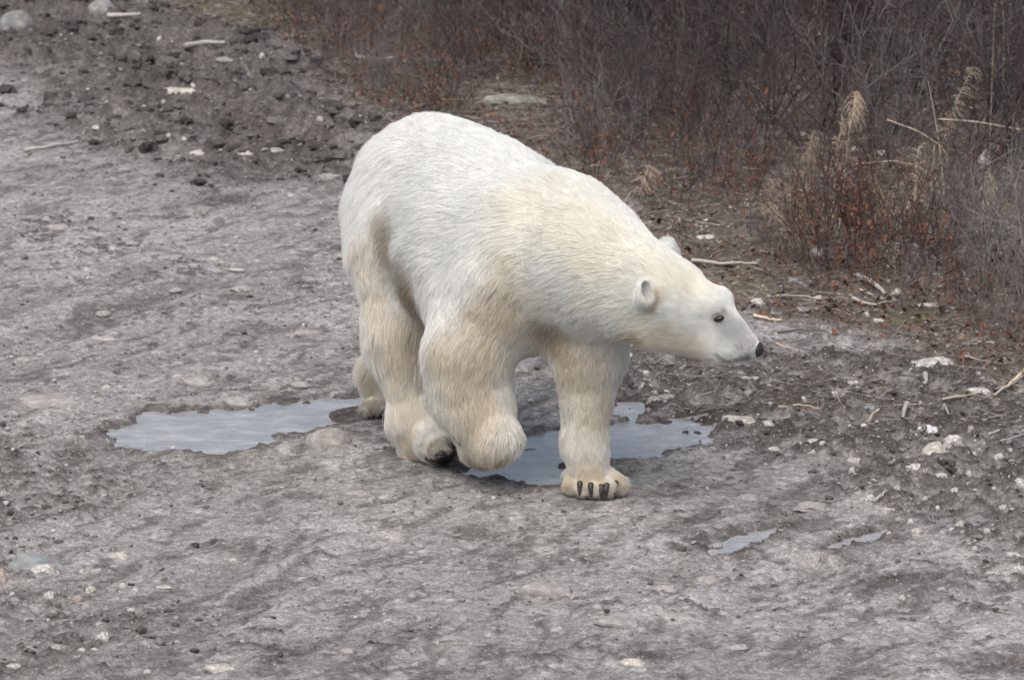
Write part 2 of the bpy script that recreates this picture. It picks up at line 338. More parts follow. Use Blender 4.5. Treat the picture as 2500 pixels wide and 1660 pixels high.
def bear_prims():
    dn=np.array([0,0,-1.0])
    back=-BH*.8+dn*.45
    # trunk
    ell(BP(.00,-.02,.76),(.32,.27,.29),BODY,.10,-BH*.3+dn,.055)
    ell(BP(.04,-.06,.845),(.30,.225,.245),BODY,.12,-BH+dn*.25,.045)
    ell(BP(.47,.02,.70),(.39,.295,.315),BODY,.14,back,.050)
    ell(BP(.36,-.06,.80),(.38,.225,.265),BODY,.14,back,.048)
    ell(BP(.76,-.03,.715),(.31,.24,.27),BODY,.14,back,.045)
    ell(BP(.86,-.085,.86),(.19,.125,.145),BODY,.09,-BH+dn*.3,.040)
    # tail
    cone(BP(-.27,-.03,.74),BP(-.31,-.03,.66),.04,.03,.05,.04,flow=dn)
    # right hind leg
    cone(BP(.06,.10,.66),BP(.21,.165,.40),.19,.140,.10,.072)
    cone(BP(.21,.165,.40),at_y(1008,1010,-1.86),.140,.080,.07,.072)
    hl=at_y(1012,1084,-1.88); tb=at_y(1066,1082,-2.00)
    cone(at_y(1008,1010,-1.86),hl,.080,.050,.05,.055,flow=dn)
    cone(hl,tb,.048,.054,.05,.045); cone(at_y(1010,1020,-1.88),tb,.07,.056,.05,.05)
    for qx,qy,yy in ((1060,1094,-2.09),(1080,1086,-2.10),(1098,1077,-2.09),(1110,1068,-2.06)):
        cone(tb,at_y(qx,qy,yy),.046,.028,.018,.036)
    # left hind leg (trailing, on its toes)
    cone(BP(.0,-.12,.64),BP(-.04,-.15,.40),.20,.145,.09,.055)
    k2=at_y(925,905,-1.22)
    cone(BP(-.04,-.15,.40),k2,.140,.065,.07,.055)
    t2=at_y(925,985,-1.24)
    cone(k2,t2,.060,.045,.05,.05)
    for dx in (-22,-4,16):
        cone(t2,at_y(922+dx,992,-1.30),.042,.028,.02,.035)
    # left foreleg (planted)
    cone(BP(.86,-.14,.70),at_y(1436,850,-2.36),.18,.120,.07,.045,flow=dn)
    cone(at_y(1436,850,-2.36),at_y(1428,1075,-2.40),.118,.064,.05,.042)
    cone(at_y(1428,1075,-2.40),at_y(1440,1165,-2.42),.063,.068,.05,.032)
    for i,(dx,dy,yy) in enumerate(((-52,-4,-2.43),(-27,3,-2.465),(0,6,-2.475),(28,5,-2.47),(56,-2,-2.44))):
        cone(at_y(1438+dx*.5,1165,-2.41),at_y(1452+dx,1184+dy,yy),.052,.034,.011,.024)
    # right foreleg (lifted, paw folded back)
    sh=BP(.82,.13,.66); el=at_y(1152,850,-2.30)
    cone(sh,el,.175,.130,.12,.045)
    cone(BP(.64,.17,.60),at_y(1128,880,-2.25),.12,.098,.12,.045)
    wr=at_y(1212,1068,-2.40)
    cone(el,at_y(1150,960,-2.31),.128,.118,.06,.06)
    cone(at_y(1150,960,-2.31),wr,.118,.074,.06,.045,flow=dn+BH*.1)
    cone(at_y(1120,940,-2.26),at_y(1165,1070,-2.33),.085,.065,.05,.045,flow=dn)
    cone(wr,at_y(1172,1088,-2.30),.074,.062,.04,.034,flow=dn+np.array([-.6,.2,0]))
    cone(at_y(1185,1100,-2.32),at_y(1158,1090,-2.20),.050,.040,.04,.034,flow=dn+np.array([-.7,.3,0]))
    ell(BP(.78,.15,.77),(.15,.07,.19),BODY,.09,back,.045)        # shoulder blade
    # neck
    n0=BP(.82,-.05,.735); n1=at_y(1440,640,-2.42); n2=at_y(1560,692,-2.56)
    cone(n0,n1,.22,.180,.15,.04,flow=n0-n1+dn*.12)
    cone(n1,n2,.180,.150,.09,.038,flow=n1-n2+dn*.08)
    cone(at_y(1400,700,-2.40),at_y(1530,752,-2.56),.12,.095,.07,.04,flow=n1-n2+dn*.2)
    # head
    hc=at_y(1630,722,-2.615)
    hd=nrm(at_y(1842,850,-2.74)-at_y(1600,700,-2.59)); HA=frame(hd)
    ell(hc,(.135,.110,.110),HA,.05,-hd,.030)
    ell(at_y(1662,730,-2.64),(.120,.090,.098),HA,.05,-hd,.026)
    br=at_y(1738,752,-2.68); mz=at_y(1832,848,-2.735)
    cone(br,mz,.060,.036,.05,.012,flow=-hd)
    cone(at_y(1700,790,-2.655),at_y(1808,862,-2.725),.066,.029,.05,.014,flow=-hd)
    cone(at_y(1610,800,-2.61),at_y(1765,864,-2.70),.076,.028,.05,.026,flow=-hd)
    cone(at_y(1752,735,-2.68)+HA[1]*.030,at_y(1752,735,-2.68)-HA[1]*.030,.034,.034,.04,.010,flow=-hd)   # brow
    # ears
    for sgn,c in ((1,at_y(1574,712,-2.742)),(-1,at_y(1636,612,-2.49))):
        e_up=nrm(np.array([-.22,-.12*sgn,1.0]))
        opn=nrm(np.array([.74,-.66*sgn,.05])); opn=nrm(opn-e_up*(opn@e_up))
        w=np.cross(opn,e_up); ax=np.array([opn,w,e_up])
        ell(c,(.021,.037,.045),ax,.022,-opn*.3+e_up,.012)
        cone(c-e_up*.02,c+np.array([.0,.06*sgn,-.05]),.028,.03,.02,.012)
        PR.append(dict(t='x',e=dict(t='e',c=c+opn*.022+e_up*.004,r=np.array([.027,.023,.032]),A=ax),k=.008))
    return dict(hd=hd,HA=HA,mz=mz)
def sd_prim(p,P):
    if p['t']=='e':
        q=(P-p['c'])@p['A'].T.astype(P.dtype)
        k0=np.linalg.norm(q/p['r'].astype(P.dtype),axis=-1); k1=np.linalg.norm(q/(p['r']**2).astype(P.dtype),axis=-1)
        return k0*(k0-1)/np.maximum(k1,1e-6)
    a=p['a'].astype(P.dtype); ba=(p['b']-p['a']).astype(P.dtype); q=P-a
    t=np.clip((q@ba)/float(ba@ba),0,1)
    d=q-t[...,None]*ba
    return np.sqrt((d*d).sum(-1))-(p['r1']+(p['r2']-p['r1'])*t)
def sdf(P,weights=False):
    d=None; Ws=[]
    for p in PR:
        e=sd_prim(p.get('e',p),P)
        if p['t']=='x':
            k=p['k']; h=np.maximum(k-np.abs(d+e),0)/k
            d=np.maximum(d,-e)+h*h*k*.25
            if weights: Ws.append(np.full(e.shape,9.0))
            continue
        if weights: Ws.append(e)
        if d is None: d=e
        else:
            k=p['k']; h=np.maximum(k-np.abs(d-e),0)/k
            d=np.minimum(d,e)-h*h*k*.25
    return (d,np.stack(Ws,-1)) if weights else d
def grad(P,eps=.004):
    g=np.zeros_like(P)
    for i in range(3):
        o=np.zeros(3); o[i]=eps
        g[:,i]=sdf(P+o)-sdf(P-o)
    return g/np.maximum(np.linalg.norm(g,axis=1,keepdims=True),1e-9)
def surface_nets(lo,hi,step):
    n=[int(math.ceil((hi[i]-lo[i])/step))+1 for i in range(3)]
    ax=[(lo[i]+np.arange(n[i])*step).astype(np.float32) for i in range(3)]
    D=np.empty(n,np.float32)
    for i in range(0,n[0],16):
        X,Y,Z=np.meshgrid(ax[0][i:i+16],ax[1],ax[2],indexing='ij')
        D[i:i+16]=sdf(np.stack([X,Y,Z],-1).astype(np.float32))
    c=[D[i:n[0]-1+i,j:n[1]-1+j,k:n[2]-1+k] for i in (0,1) for j in (0,1) for k in (0,1)]
    neg=sum((v<0).astype(np.int8) for v in c); act=(neg>0)&(neg<8)
    idx=np.full(act.shape,-1,np.int64); I,J,K=np.nonzero(act); idx[I,J,K]=np.arange(len(I))
    acc=np.zeros((len(I),3)); cnt=np.zeros(len(I))
    off=[(i,j,k) for i in (0,1) for j in (0,1) for k in (0,1)]
    for a in range(8):
        for b in range(a+1,8):
            df=[off[b][t]-off[a][t] for t in range(3)]
            if sum(abs(v) for v in df)!=1: continue
            va=c[a][I,J,K]; vb=c[b][I,J,K]; m=(va<0)!=(vb<0)
            t=np.where(m,va/np.where(m,va-vb,1),0)
            p=np.array(off[a],float)+t[:,None]*np.array(df,float)
            acc[m]+=p[m]; cnt[m]+=1
    V=np.array(lo)+(np.stack([I,J,K],1)+acc/cnt[:,None])*step
    Q=[]
    for axis in range(3):
        u,v=[t for t in range(3) if t!=axis]
        sl=[slice(0,n[t]-1) for t in range(3)]
        A=D[tuple(slice(1,n[t]-1) if t!=axis else slice(0,n[t]-1) for t in range(3))]
        B=D[tuple(slice(1,n[t]-1) if t!=axis else slice(1,n[t]) for t in range(3))]
        ch=(A<0)!=(B<0); G=np.stack(np.nonzero(ch),1)
        for t in (u,v): G[:,t]+=1
        q=[]
        for du,dv in ((1,1),(0,1),(0,0),(1,0)):
            g=G.copy(); g[:,u]-=du; g[:,v]-=dv; q.append(idx[g[:,0],g[:,1],g[:,2]])
        q=np.stack(q,1); fl=(A[ch]<0)
        if axis==1: fl=~fl
        q[~fl]=q[~fl][:,::-1]; Q.append(q)
    return V,np.concatenate(Q)
def bear_surface(step=.013):
    info=bear_prims()
    V,Q=surface_nets((-.95,-3.0,-.02),(.95,-.85,1.25),step)
    for _ in range(3):
        d=sdf(V); V=V-grad(V)*d[:,None]*.9
    return V,Q,info
# ---------------------------------------------------------------- polar bear
V,Q,INFO=bear_surface(.0125)
_,WS=sdf(V,True)
prim_flow=np.stack([p.get('flow',np.array([0,0,-1.0])) for p in PR]); prim_fl=np.array([p.get('fl',.03) for p in PR])
isx=np.array([p['t']=='x' for p in PR])
def prim_weights(WS,s=.022):
    w=np.exp(-np.maximum(WS-WS.min(-1,keepdims=True),0)/s); w[:,isx]=0; return w/w.sum(-1,keepdims=True)
w=prim_weights(WS); NV=grad(V); FLV=w@prim_fl
def relax(a,it,k=.6):
    for _ in range(it):
        s=np.zeros_like(a); n_=np.zeros((len(V),)+(1,)*(a.ndim-1))
        for i,j in ((0,1),(1,2),(2,3),(3,0)):
            np.add.at(s,Q[:,i],a[Q[:,j]]); np.add.at(s,Q[:,j],a[Q[:,i]]); np.add.at(n_,Q[:,i],1); np.add.at(n_,Q[:,j],1)
        a=a*(1-k)+k*s/np.maximum(n_,1)
    return a
FLV=relax(FLV,10)
V=V-NV*(FLV*.26)[:,None]
def front_ray(px,py):                                       # first hit of the bear surface along a photo ray
    d=ray(px,py); d=d/np.linalg.norm(d); t=9.0
    for _ in range(200):
        e=float(sdf((CAM+d*t)[None])[0]); t+=e*.8
        if e<5e-4: break
    return CAM+d*t
BLOB=[]                                                     # (centre, radius, colour, strength): stains, tints and painted crease shade of the coat
def stain_shade(px,py,rpx,colr,st,y=None):
    p=front_ray(px,py) if y is None else at_y(px,py,y); BLOB.append((p,rpx/740.0,np.array(colr),st))
CREAM=np.array([.865,.875,.85]); TAN=(.685,.615,.495); BROWN=(.42,.345,.26); YEL=(.845,.83,.715); GREY=(.50,.505,.505)
for q in ((1330,500,150),(1440,560,110),(1500,640,90),(1620,650,80),(1700,680,70),(1580,820,70)): stain_shade(*q,YEL,.6)
for q in ((1230,720,80),(1180,780,70),(1150,880,95),(1090,860,60),(1140,960,80),(1190,1000,60),(1170,1100,80),(1250,790,70)): stain_shade(*q,TAN,.62)
for q in ((950,610,75),(985,690,75),(1010,750,75),(1020,820,75),(930,550,60)): stain_shade(*q,BROWN,.62)  # dirty brown flank fur, with the shade of the thigh crease painted in
for q in ((900,700,80),(950,800,90),(870,600,60),(960,900,70),(990,980,55),(975,1070,40)): stain_shade(*q,TAN,.55)
for q in ((1400,900,90),(1370,850,70),(1460,1000,60),(1440,1150,60),(1520,1190,40),(1380,1190,40)): stain_shade(*q,TAN,.6)
stain_shade(1345,815,60,BROWN,.7)
for q in ((905,900,40),(905,960,40)): stain_shade(*q,TAN,.7)
for q in ((1560,840,50),(1640,840,50),): stain_shade(*q,TAN,.55)
for q in ((1608,728,22),(1600,755,18),(1560,835,40)): stain_shade(*q,(.64,.51,.37),.6)
for q in ((1416,1172,9),(1442,1176,9),(1468,1180,9),(1482,1178,9),(1504,1172,9),(1429,1186,7),(1455,1188,7),(1494,1186,7)): stain_shade(*q,(.40,.31,.21),.65)  # brownish shade of the toe gaps, painted around the claw roots
stain_shade(1700,860,40,TAN,.5)
for q in ((1820,820,34),(1790,800,34),(1770,780,24),(1830,855,30)): stain_shade(*q,GREY,.7)
EYE=front_ray(1755,779); stain_shade(1754,784,24,(.55,.55,.55),.35); stain_shade(1755,778,12,(.07,.06,.06),.9); stain_shade(1769,763,8,(.3,.28,.27),.5)
for q,r in (((1757,871),7),((1766,878),7),((1777,883),8),((1790,885),8),((1803,882),9),((1816,878),9),((1830,874),10)): stain_shade(*q,r,(.13,.13,.13),.68)
for q in ((1806,856),(1815,850),(1818,862),(1808,868),(1797,862),(1826,866),(1800,848),(1790,870),(1812,874)): stain_shade(*q,4.5,(.28,.28,.28),.55)
for q in ((1160,1132,34),(1195,1135,34),(1230,1118,28),(1140,1110,26)): stain_shade(*q,(.47,.37,.26),.6)
for q in ((1390,1150,26),(1420,1150,24),(1460,1155,24),(1500,1155,24),(1376,1185,16),(1526,1195,16)): stain_shade(*q,(.60,.48,.32),.55)
for q in ((982,1085,28),(985,1050,28),(1050,1075,26),(1085,1060,22),(1000,1115,26)): stain_shade(*q,(.52,.41,.28),.5)
for q in ((890,945,22),(905,990,26)): stain_shade(*q,(.45,.37,.27),.55)
SOLE=at_y(1075,1118,-2.02); BLOB.append((SOLE,.055,np.array([.06,.05,.045]),.9)); BLOB.append((at_y(1110,1112,-2.08),.045,np.array([.06,.05,.045]),.9)); BLOB.append((at_y(930,1008,-1.28),.05,np.array([.12,.10,.085]),.7))
def coat(P):
    c=np.broadcast_to(CREAM,P.shape).copy()
    nz=noise3(P*9,3)*.25+noise3(P*26,4)*.15
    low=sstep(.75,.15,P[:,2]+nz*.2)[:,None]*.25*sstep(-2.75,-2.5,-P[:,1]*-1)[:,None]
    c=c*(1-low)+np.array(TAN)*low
    c=c*(1+.05*noise3(P*55,8)+.04*noise3(P*130,9))[:,None]
    for p,r,k,s in BLOB:
        d=np.linalg.norm(P-p,axis=1)/r
        m=(s*sstep(1.35,.35,d*(1+nz*(.9 if r>.03 else .2))))[:,None]
        c=c*(1-m)+k*m
    return c
skin=coat(V)
# dark ear hollow
for p in PR:
    if p['t']=='x':
        d=sd_prim(p['e'],V); m=sstep(.010,.000,d)[:,None]; skin=skin*(1-m)+np.array([.10,.09,.08])*m
N=NT('bear_skin'); N.base(N.attr('coat'),.9,.1)
root=obj('polar_bear',None); root.location=(float(FEET[1][0]),float(FEET[1][1]),0)
tag(root,'cream white polar bear walking across the road with one forepaw lifted','polar bear')
RL=np.array(root.location)
me=mesh_np('bear_body',V-RL,Q,N.m); vcol(me,'coat',skin); obj('body',me,root)
# ---- fur
NF=520000
tri=np.concatenate([Q[:,[0,1,2]],Q[:,[0,2,3]]]); A,B,Cc=V[tri[:,0]],V[tri[:,1]],V[tri[:,2]]
ar=np.linalg.norm(np.cross(B-A,Cc-A),axis=1)*.5; flt=FLV[tri].mean(1)
wgt=ar*np.clip(.040/flt,.8,3.0)
ti=RNG.choice(len(tri),NF,p=wgt/wgt.sum()); u=RNG.random((NF,2)); fl_=u.sum(1)>1; u[fl_]=1-u[fl_]
bw=np.stack([1-u.sum(1),u[:,0],u[:,1]],1)[:,:,None]
P0=(V[tri[ti]]*bw).sum(1); N0=(NV[tri[ti]]*bw).sum(1); N0/=np.linalg.norm(N0,axis=1,keepdims=True)
flow_v=w@prim_flow
flow_v=relax(flow_v,10)                                     # relax the comb direction over the surface
F0=(flow_v[tri[ti]]*bw).sum(1); L0=(FLV[tri[ti]][:,:,None]*bw).sum(1)[:,0]
# keep hair off the eye, the nose pad and the ear hollow
keep=(np.linalg.norm(P0-EYE,axis=1)>.013)&(np.linalg.norm(P0-at_y(1862,852,-2.745),axis=1)>.030)
for p in PR:
    if p['t']=='x': keep&=sd_prim(p['e'],P0)>.005
keep&=P0[:,2]>.004
P0,N0,F0,L0=P0[keep],N0[keep],F0[keep],L0[keep]; n=len(P0)
def nv(P,f,seed): return np.stack([noise3(P*f,seed+i*7) for i in range(3)],1)
D=F0+nv(P0,7,200)*.15+nv(P0,24,230)*.12+RNG.normal(0,.07,(n,3))
D-=N0*(D*N0).sum(1,keepdims=True); D/=np.maximum(np.linalg.norm(D,axis=1,keepdims=True),1e-6)
lift=(.36+.14*noise3(P0*18,300)+.06*RNG.normal(size=n))[:,None]
lift=np.where(L0[:,None]<.025,lift*.75,lift)
L=(L0*(.72+.5*RNG.random(n))*(1+.25*noise3(P0*12,310)))[:,None]
cl=55.0; e=.25/cl; g0=noise3(P0*cl,400)
G=np.stack([noise3((P0+np.eye(3)[i]*e)*cl,400)-g0 for i in range(3)],1)/(e*cl)
G-=N0*(G*N0).sum(1,keepdims=True); clump=np.clip(G,-1.5,1.5)*np.minimum(.0042,L*.10)
K=5; pts=np.empty((n,K,3),np.float32)
for i in range(K):
    t=i/(K-1)
    p=P0+L*(N0*lift*(t*1.6-.85*t*t)+D*(t*.80+.2*t*t))+clump*t**1.4
    p=p+np.array([0,0,-1.0])*L*.10*t*t
    pts[:,i]=p
pts[:,:,2]=np.maximum(pts[:,:,2],.003)
cf=coat(P0)*(1+RNG.normal(0,.04,(n,1)))*(1+.06*np.clip(g0,-1,1))[:,None]
cf=np.clip(cf,.02,.95)
hc_=bpy.data.hair_curves.new('bear_fur'); hc_.add_curves([K]*n)
hc_.position_data.foreach_set('vector',(pts-RL.astype(np.float32)).ravel())
rad=np.tile(np.array([.00052,.00050,.00044,.00032,.00010],np.float32),(n,1))*np.clip(L/.035,.55,1.15).astype(np.float32)
ra=hc_.attributes.get('radius') or hc_.attributes.new('radius','FLOAT','POINT'); ra.data.foreach_set('value',rad.ravel().astype(np.float32))
ca=hc_.attributes.new('coat','FLOAT_COLOR','CURVE'); ca.data.foreach_set('color',np.concatenate([cf,np.ones((n,1))],1).astype(np.float32).ravel())
na=hc_.attributes.new('skin_normal','FLOAT_VECTOR','CURVE'); na.data.foreach_set('vector',N0.astype(np.float32).ravel())
N=NT('bear_fur'); t=N.t; t.nodes.remove(N.b); out=t.nodes['Material Output']
dif=N.n('BsdfDiffuse'); tr=N.n('BsdfTranslucent'); mx=N.n('MixShader'); mx.inputs[0].default_value=.36
cc=N.attr('coat'); N.l(cc,dif.inputs[0]); N.l(cc,tr.inputs[0])
at=N.n('Attribute'); at.attribute_name='skin_normal'; geo=N.n('NewGeometry')
vm=N.n('VectorMath',operation='SCALE'); N.l(at.outputs['Vector'],vm.inputs[0]); vm.inputs['Scale'].default_value=1.0
va=N.n('VectorMath',operation='ADD'); N.l(vm.outputs[0],va.inputs[0]); N.l(geo.outputs['Normal'],va.inputs[1])
vn=N.n('VectorMath',operation='NORMALIZE'); N.l(va.outputs[0],vn.inputs[0]); N.l(vn.outputs[0],dif.inputs['Normal'])
N.l(dif.outputs[0],mx.inputs[1]); N.l(tr.outputs[0],mx.inputs[2]); N.l(mx.outputs[0],out.inputs['Surface'])
hc_.materials.append(N.m); obj('fur',hc_,root)
# ---- eye, nose, claws
def ball(name,c,rad,A,mat,sub=3,shape=None):
    bm=bmesh.new(); bmesh.ops.create_icosphere(bm,subdivisions=sub,radius=1.0)
    for v in bm.verts:
        q=np.array(v.co)
        if shape is not None: q=shape(q)
        v.co=Vector((q*np.asarray(rad))@np.asarray(A)+np.asarray(c)-RL)
    me=bpy.data.meshes.new(name); bm.to_mesh(me); bm.free(); me.materials.append(mat)
    for p in me.polygons: p.use_smooth=True
    return obj(name,me,root)
HA=INFO['HA']
N=NT('eye_dark'); N.base((.012,.008,.006),.12,.5); EYEM=N.m
N=NT('nose_leather'); f=N.noise(300,3,.6,N.coord()); N.base(N.ramp(f,[(.3,(.012,.012,.013)),(.7,(.035,.034,.036))]),.42,.4); N.bump(f,.5,.002); NOSE=N.m
EA=frame((.92,-.22,.30)); ball('eye',EYE+np.array([0,.0040,0]),(.0180,.012,.0092),EA,EYEM)
c_=INFO['mz']; mirror=EYE-2*((EYE-c_)@HA[1])*HA[1]
ball('eye',mirror+HA[1]*(-.004 if ((EYE-c_)@HA[1])<0 else .004),(.0160,.011,.0082),HA,EYEM)
nc=at_y(1846,853,-2.740)
ball('nose',nc,(.024,.026,.025),HA,NOSE,shape=lambda q:np.array([q[0]*(1-.15*q[2]),q[1]*(1-.25*max(0,-q[2])),q[2]]))
N=NT('claw_horn'); f=N.noise(90,4,.6,N.coord()); N.base(N.ramp(f,[(.3,(.010,.009,.009)),(.7,(.045,.042,.04))]),.35,.5); CLAW=N.m
def claw(root_p,dirv,ln,r):
    d=nrm(dirv); dn=np.array([0,0,-1.0]); path=[root_p+d*ln*t+dn*ln*.55*t*t for t in (0,.08,.25,.45,.65,.85,1)]
    Vc,Fc=tube(path,r*np.array([.35,.85,1,.95,.8,.55,.2]),None,8); obj('claw',mesh_np('claw',Vc-RL,Fc,CLAW),root)
for px,py in ((1416,1176),(1442,1180),(1468,1184),(1482,1181),(1504,1175)):
    p=front_ray(px,py); claw(p+np.array([0,.001,.004]),(random.uniform(-.12,.12),-.42,-.80),random.uniform(.032,.040),.0098)
for px,py in ((1108,1066),(1090,1076)):
    p=front_ray(px,py); claw(p+np.array([0,.006,.0]),(.5,-.6,-.1),.035,.008)
for px,py in ((935,1000),(925,1003)):
    p=front_ray(px,py); claw(p+np.array([0,.006,.0]),(.4,-.6,-.1),.03,.007)

N=NT('paw_leather'); f=N.noise(120,4,.6,N.coord()); N.base(N.ramp(f,[(.3,(.018,.016,.015)),(.7,(.05,.045,.042))]),.7,.3); N.bump(f,.5,.003)
ft=nrm(at_y(1085,1085,-2.10)-at_y(1012,1108,-1.90)); FA=frame(ft)
ball('paw_pad',at_y(1076,1112,-2.055),(.075,.050,.020),FA,N.m)
# ---------------------------------------------------------------- stones
def ico(sub):
    bm=bmesh.new(); bmesh.ops.create_icosphere(bm,subdivisions=sub,radius=1.0); bm.verts.ensure_lookup_table()
    V=np.array([v.co[:] for v in bm.verts]); F=np.array([[v.index for v in f.verts] for f in bm.faces]); bm.free(); return V,F
IV4,IF4=ico(4); IV0,IF0=ico(1); IV1,IF1=ico(2); IV2,IF2=IV1,IF1
def stone_verts(V,seed,facets=7,rough=.10,flat=0):
    r=np.random.default_rng(seed); P=V.copy()
    for _ in range(facets):                                 # broken limestone: cut by random planes
        n=r.normal(size=3); n[2]=abs(n[2])*.7+.1; n/=np.linalg.norm(n); h=r.uniform(.60,.88)
        d=P@n-h; m=d>0; P[m]-=np.outer(d[m],n)*.88
    if flat: 
        d=P[:,2]-flat; m=d>0; P[m,2]-=d[m]*.8
    k=1+rough*(noise3(P*2.2,seed)+.5*noise3(P*5,seed+1)+.3*noise3(P*12,seed+2))
    P=P*k[:,None]; P/=np.abs(P).max(0); return P
def stone_mat(name,a,b,d,dirt=.5):
    N=NT(name); co=N.coord(); ps=N.pos(); f=N.noise(2.6,6,.68,co); g=N.noise(150,4,.6,ps); q=N.noise(3.0,5,.7,co)
    cc=N.ramp(f,[(.3,b),(.6,a)]); cc=N.mix(1.0,cc,N.ramp(g,[(.3,(.74,.74,.74)),(.7,(1.12,1.12,1.12))]),'MULTIPLY')
    cc=N.mix(N.ramp(q,[(.52-.12*dirt,(dirt,)*3),(.64,(0,0,0))]),cc,d)
    N.base(cc,.85,.25); N.bump(N.mix(.4,f,g),.6,.006); return N.m
SM={'cream':stone_mat('limestone_cream',(.60,.575,.52),(.44,.42,.375),(.19,.175,.16),.6),
    'white':stone_mat('limestone_white',(.66,.65,.625),(.45,.44,.42),(.20,.185,.17),.75),
    'grey':stone_mat('stone_grey',(.30,.31,.31),(.20,.205,.205),(.13,.12,.11),.5),
    'blue':stone_mat('stone_blue_grey',(.27,.29,.31),(.18,.195,.21),(.25,.24,.22),.4),
    'dusty':stone_mat('stone_dusty',(.40,.385,.37),(.30,.285,.27),(.22,.205,.195),.75),
    'lichen':stone_mat('stone_lichen',(.33,.34,.30),(.20,.20,.18),(.10,.09,.075),.5),
    'rose':stone_mat('stone_rose',(.46,.38,.34),(.34,.28,.25),(.2,.17,.15),.4),
    'snow':stone_mat('old_snow',(.72,.74,.77),(.58,.60,.64),(.35,.34,.33),.5)}
SVAR=[stone_verts(IV4,100+i,facets=5+i%5,rough=.09+.02*(i%4),flat=(.45 if i%3==0 else 0)) for i in range(12)]
SMESH={}
def stone(px,py,w,h,mat,label,name='stone',var=None,cat='stone',group=None,tilt=0,turn=None):
    # px,py: centre of the stone on the photo; w,h: its size there in photo pixels
    global _sc
    p=on_ground(px,py+h*.42); sc=np.linalg.norm(p-CAM)/FPX
    rx=w*.5*sc; ry=rx*random.uniform(.62,.85); sp=math.sin(PITCH)
    z=max(h*sc*1.15-ry*.8*sp, rx*.22)
    v=random.randrange(12) if var is None else var
    key=(v,mat)
    if key not in SMESH: SMESH[key]=mesh_np('stone_'+mat,SVAR[v],IF4,SM[mat])
    y=p[1]+ry*.75; g0=min(gz(p[0],y),gz(p[0],p[1]))
    o=obj(name,SMESH[key],None,(p[0],y,max(g0,-.01)+z*.03),(math.radians(tilt),math.radians(random.uniform(-4,4)),random.uniform(-.25,.25) if turn is None else turn),(rx*1.04,ry,z*.92))
    return tag(o,label,cat,group)
ST=[ # photographed stones that can be told apart
 (1993,616,48,24,'cream','pointed cream stone on the litter below the red-leaved shrub',2),
 (2275,880,124,38,'white','large white boulder half sunk at the edge of the bare twigs',1),
 (2211,926,60,32,'grey','squat grey stone just in front of the large white boulder',3),
 (1813,1029,104,28,'cream','long cream slab stone at the tip of the icy puddle',6),
 (1877,1040,36,13,'white','small split white stone beside the long cream slab stone',4),
 (2287,1092,70,38,'cream','dirty cream boulder touching a whiter stone in dark mud',5),
 (2330,1078,58,26,'white','white rounded stone leaning on the dirty cream boulder',7),
 (2395,955,68,16,'white','flat white stone under crossed dead sticks',9),
 (2262,743,62,15,'cream','flat cream stone with mossy edge in the litter',0),
 (2191,714,32,18,'white','small upright white stone chip beside bleached driftwood',8),
 (2127,995,56,19,'blue','bluish grey stone poking from churned mud beside short stubs',10),
 (2488,1184,48,26,'white','white stone on gravelly mud beyond the dirty cream boulder',11),
 (2169,1246,50,16,'cream','pale yellow flat stone among gravel by the road',3),
 (1327,1438,142,42,'dusty','broad pale dusty rock bedded in the bare road',0),
 (80,1374,160,52,'blue','rounded blue-grey boulder with a white stone at its foot',10),
 (104,1394,78,24,'white','smooth white stone resting against the blue-grey boulder',7),
 (4,1412,30,34,'rose','small rosy stone beside the blue-grey boulder',5),
 (250,1554,36,24,'white','lone white cobble in the muddy rut',2),
 (215,1574,56,18,'cream','flat yellowish stone below the lone white cobble',9),
 (118,978,156,40,'dusty','wide dusty rock crusted with mud beyond the puddle end',6),
 (795,1068,120,46,'dusty','dusty rock mound on the near rim of the frozen puddle',1),
 (588,980,88,22,'dusty','low dusty rock on the far rim of the frozen puddle',4),
 (245,827,74,15,'cream','flat pale stone alone on the open road',3),
 (442,221,96,24,'cream','cream slab stone resting on dark mud clods',6),
 (1250,234,184,46,'lichen','big flat lichen-grey boulder among fallen red leaves',0),
 (30,52,96,44,'grey','grey boulder bedded in the dark mud bank',1),
 (252,24,76,34,'grey','darker grey rock on the crest of the mud bank',5),
 (813,432,90,20,'dusty','flat dusty slab lying just behind the bear\'s rump',3),
 (292,1357,58,19,'cream','oval cream stone near the muddy rut',8),
 (1505,1520,112,26,'dusty','dusty rock almost buried in the near road',0),
 (1657,1508,92,26,'dusty','half-buried brownish rock with pale top in the near road',6),
 (1915,1508,104,20,'grey','flat grey slab flush with the road surface',3),
 (1550,1618,74,20,'cream','pale stone beside a thin slushy ice patch',4),
 (540,1630,90,22,'cream','pale broken slab at the foot of the near road',9),
 (2405,384,32,42,'white','white upright stone leaning among the thicket twigs',2),
 (1620,972,88,24,'dusty','mud-caked rock at the far edge of the icy puddle',1),
 (2262,1047,70,22,'snow','torn patch of old snow caught in dark mud',11),
]
for t in ST: stone(*t[:6],var=t[6],name='old_snow' if t[4]=='snow' else ('boulder' if t[2]>110 else 'stone'),cat='snow' if t[4]=='snow' else 'stone')
def many(lst,label,group,name='stone'):
    for px,py,w,h,m in lst:
        size='tiny' if w<20 else 'small' if w<34 else 'fist-sized' if w<56 else 'broad'
        form='flat ' if h/w<.28 else 'lumpy ' if h/w>.5 else ''
        hue={'dusty':'dust-coated','snow':'snow-white','rose':'rosy'}.get(m,m)
        stone(px,py,w,h,m,f'{size} {form}{hue} stone {label}',name=name,group=group)
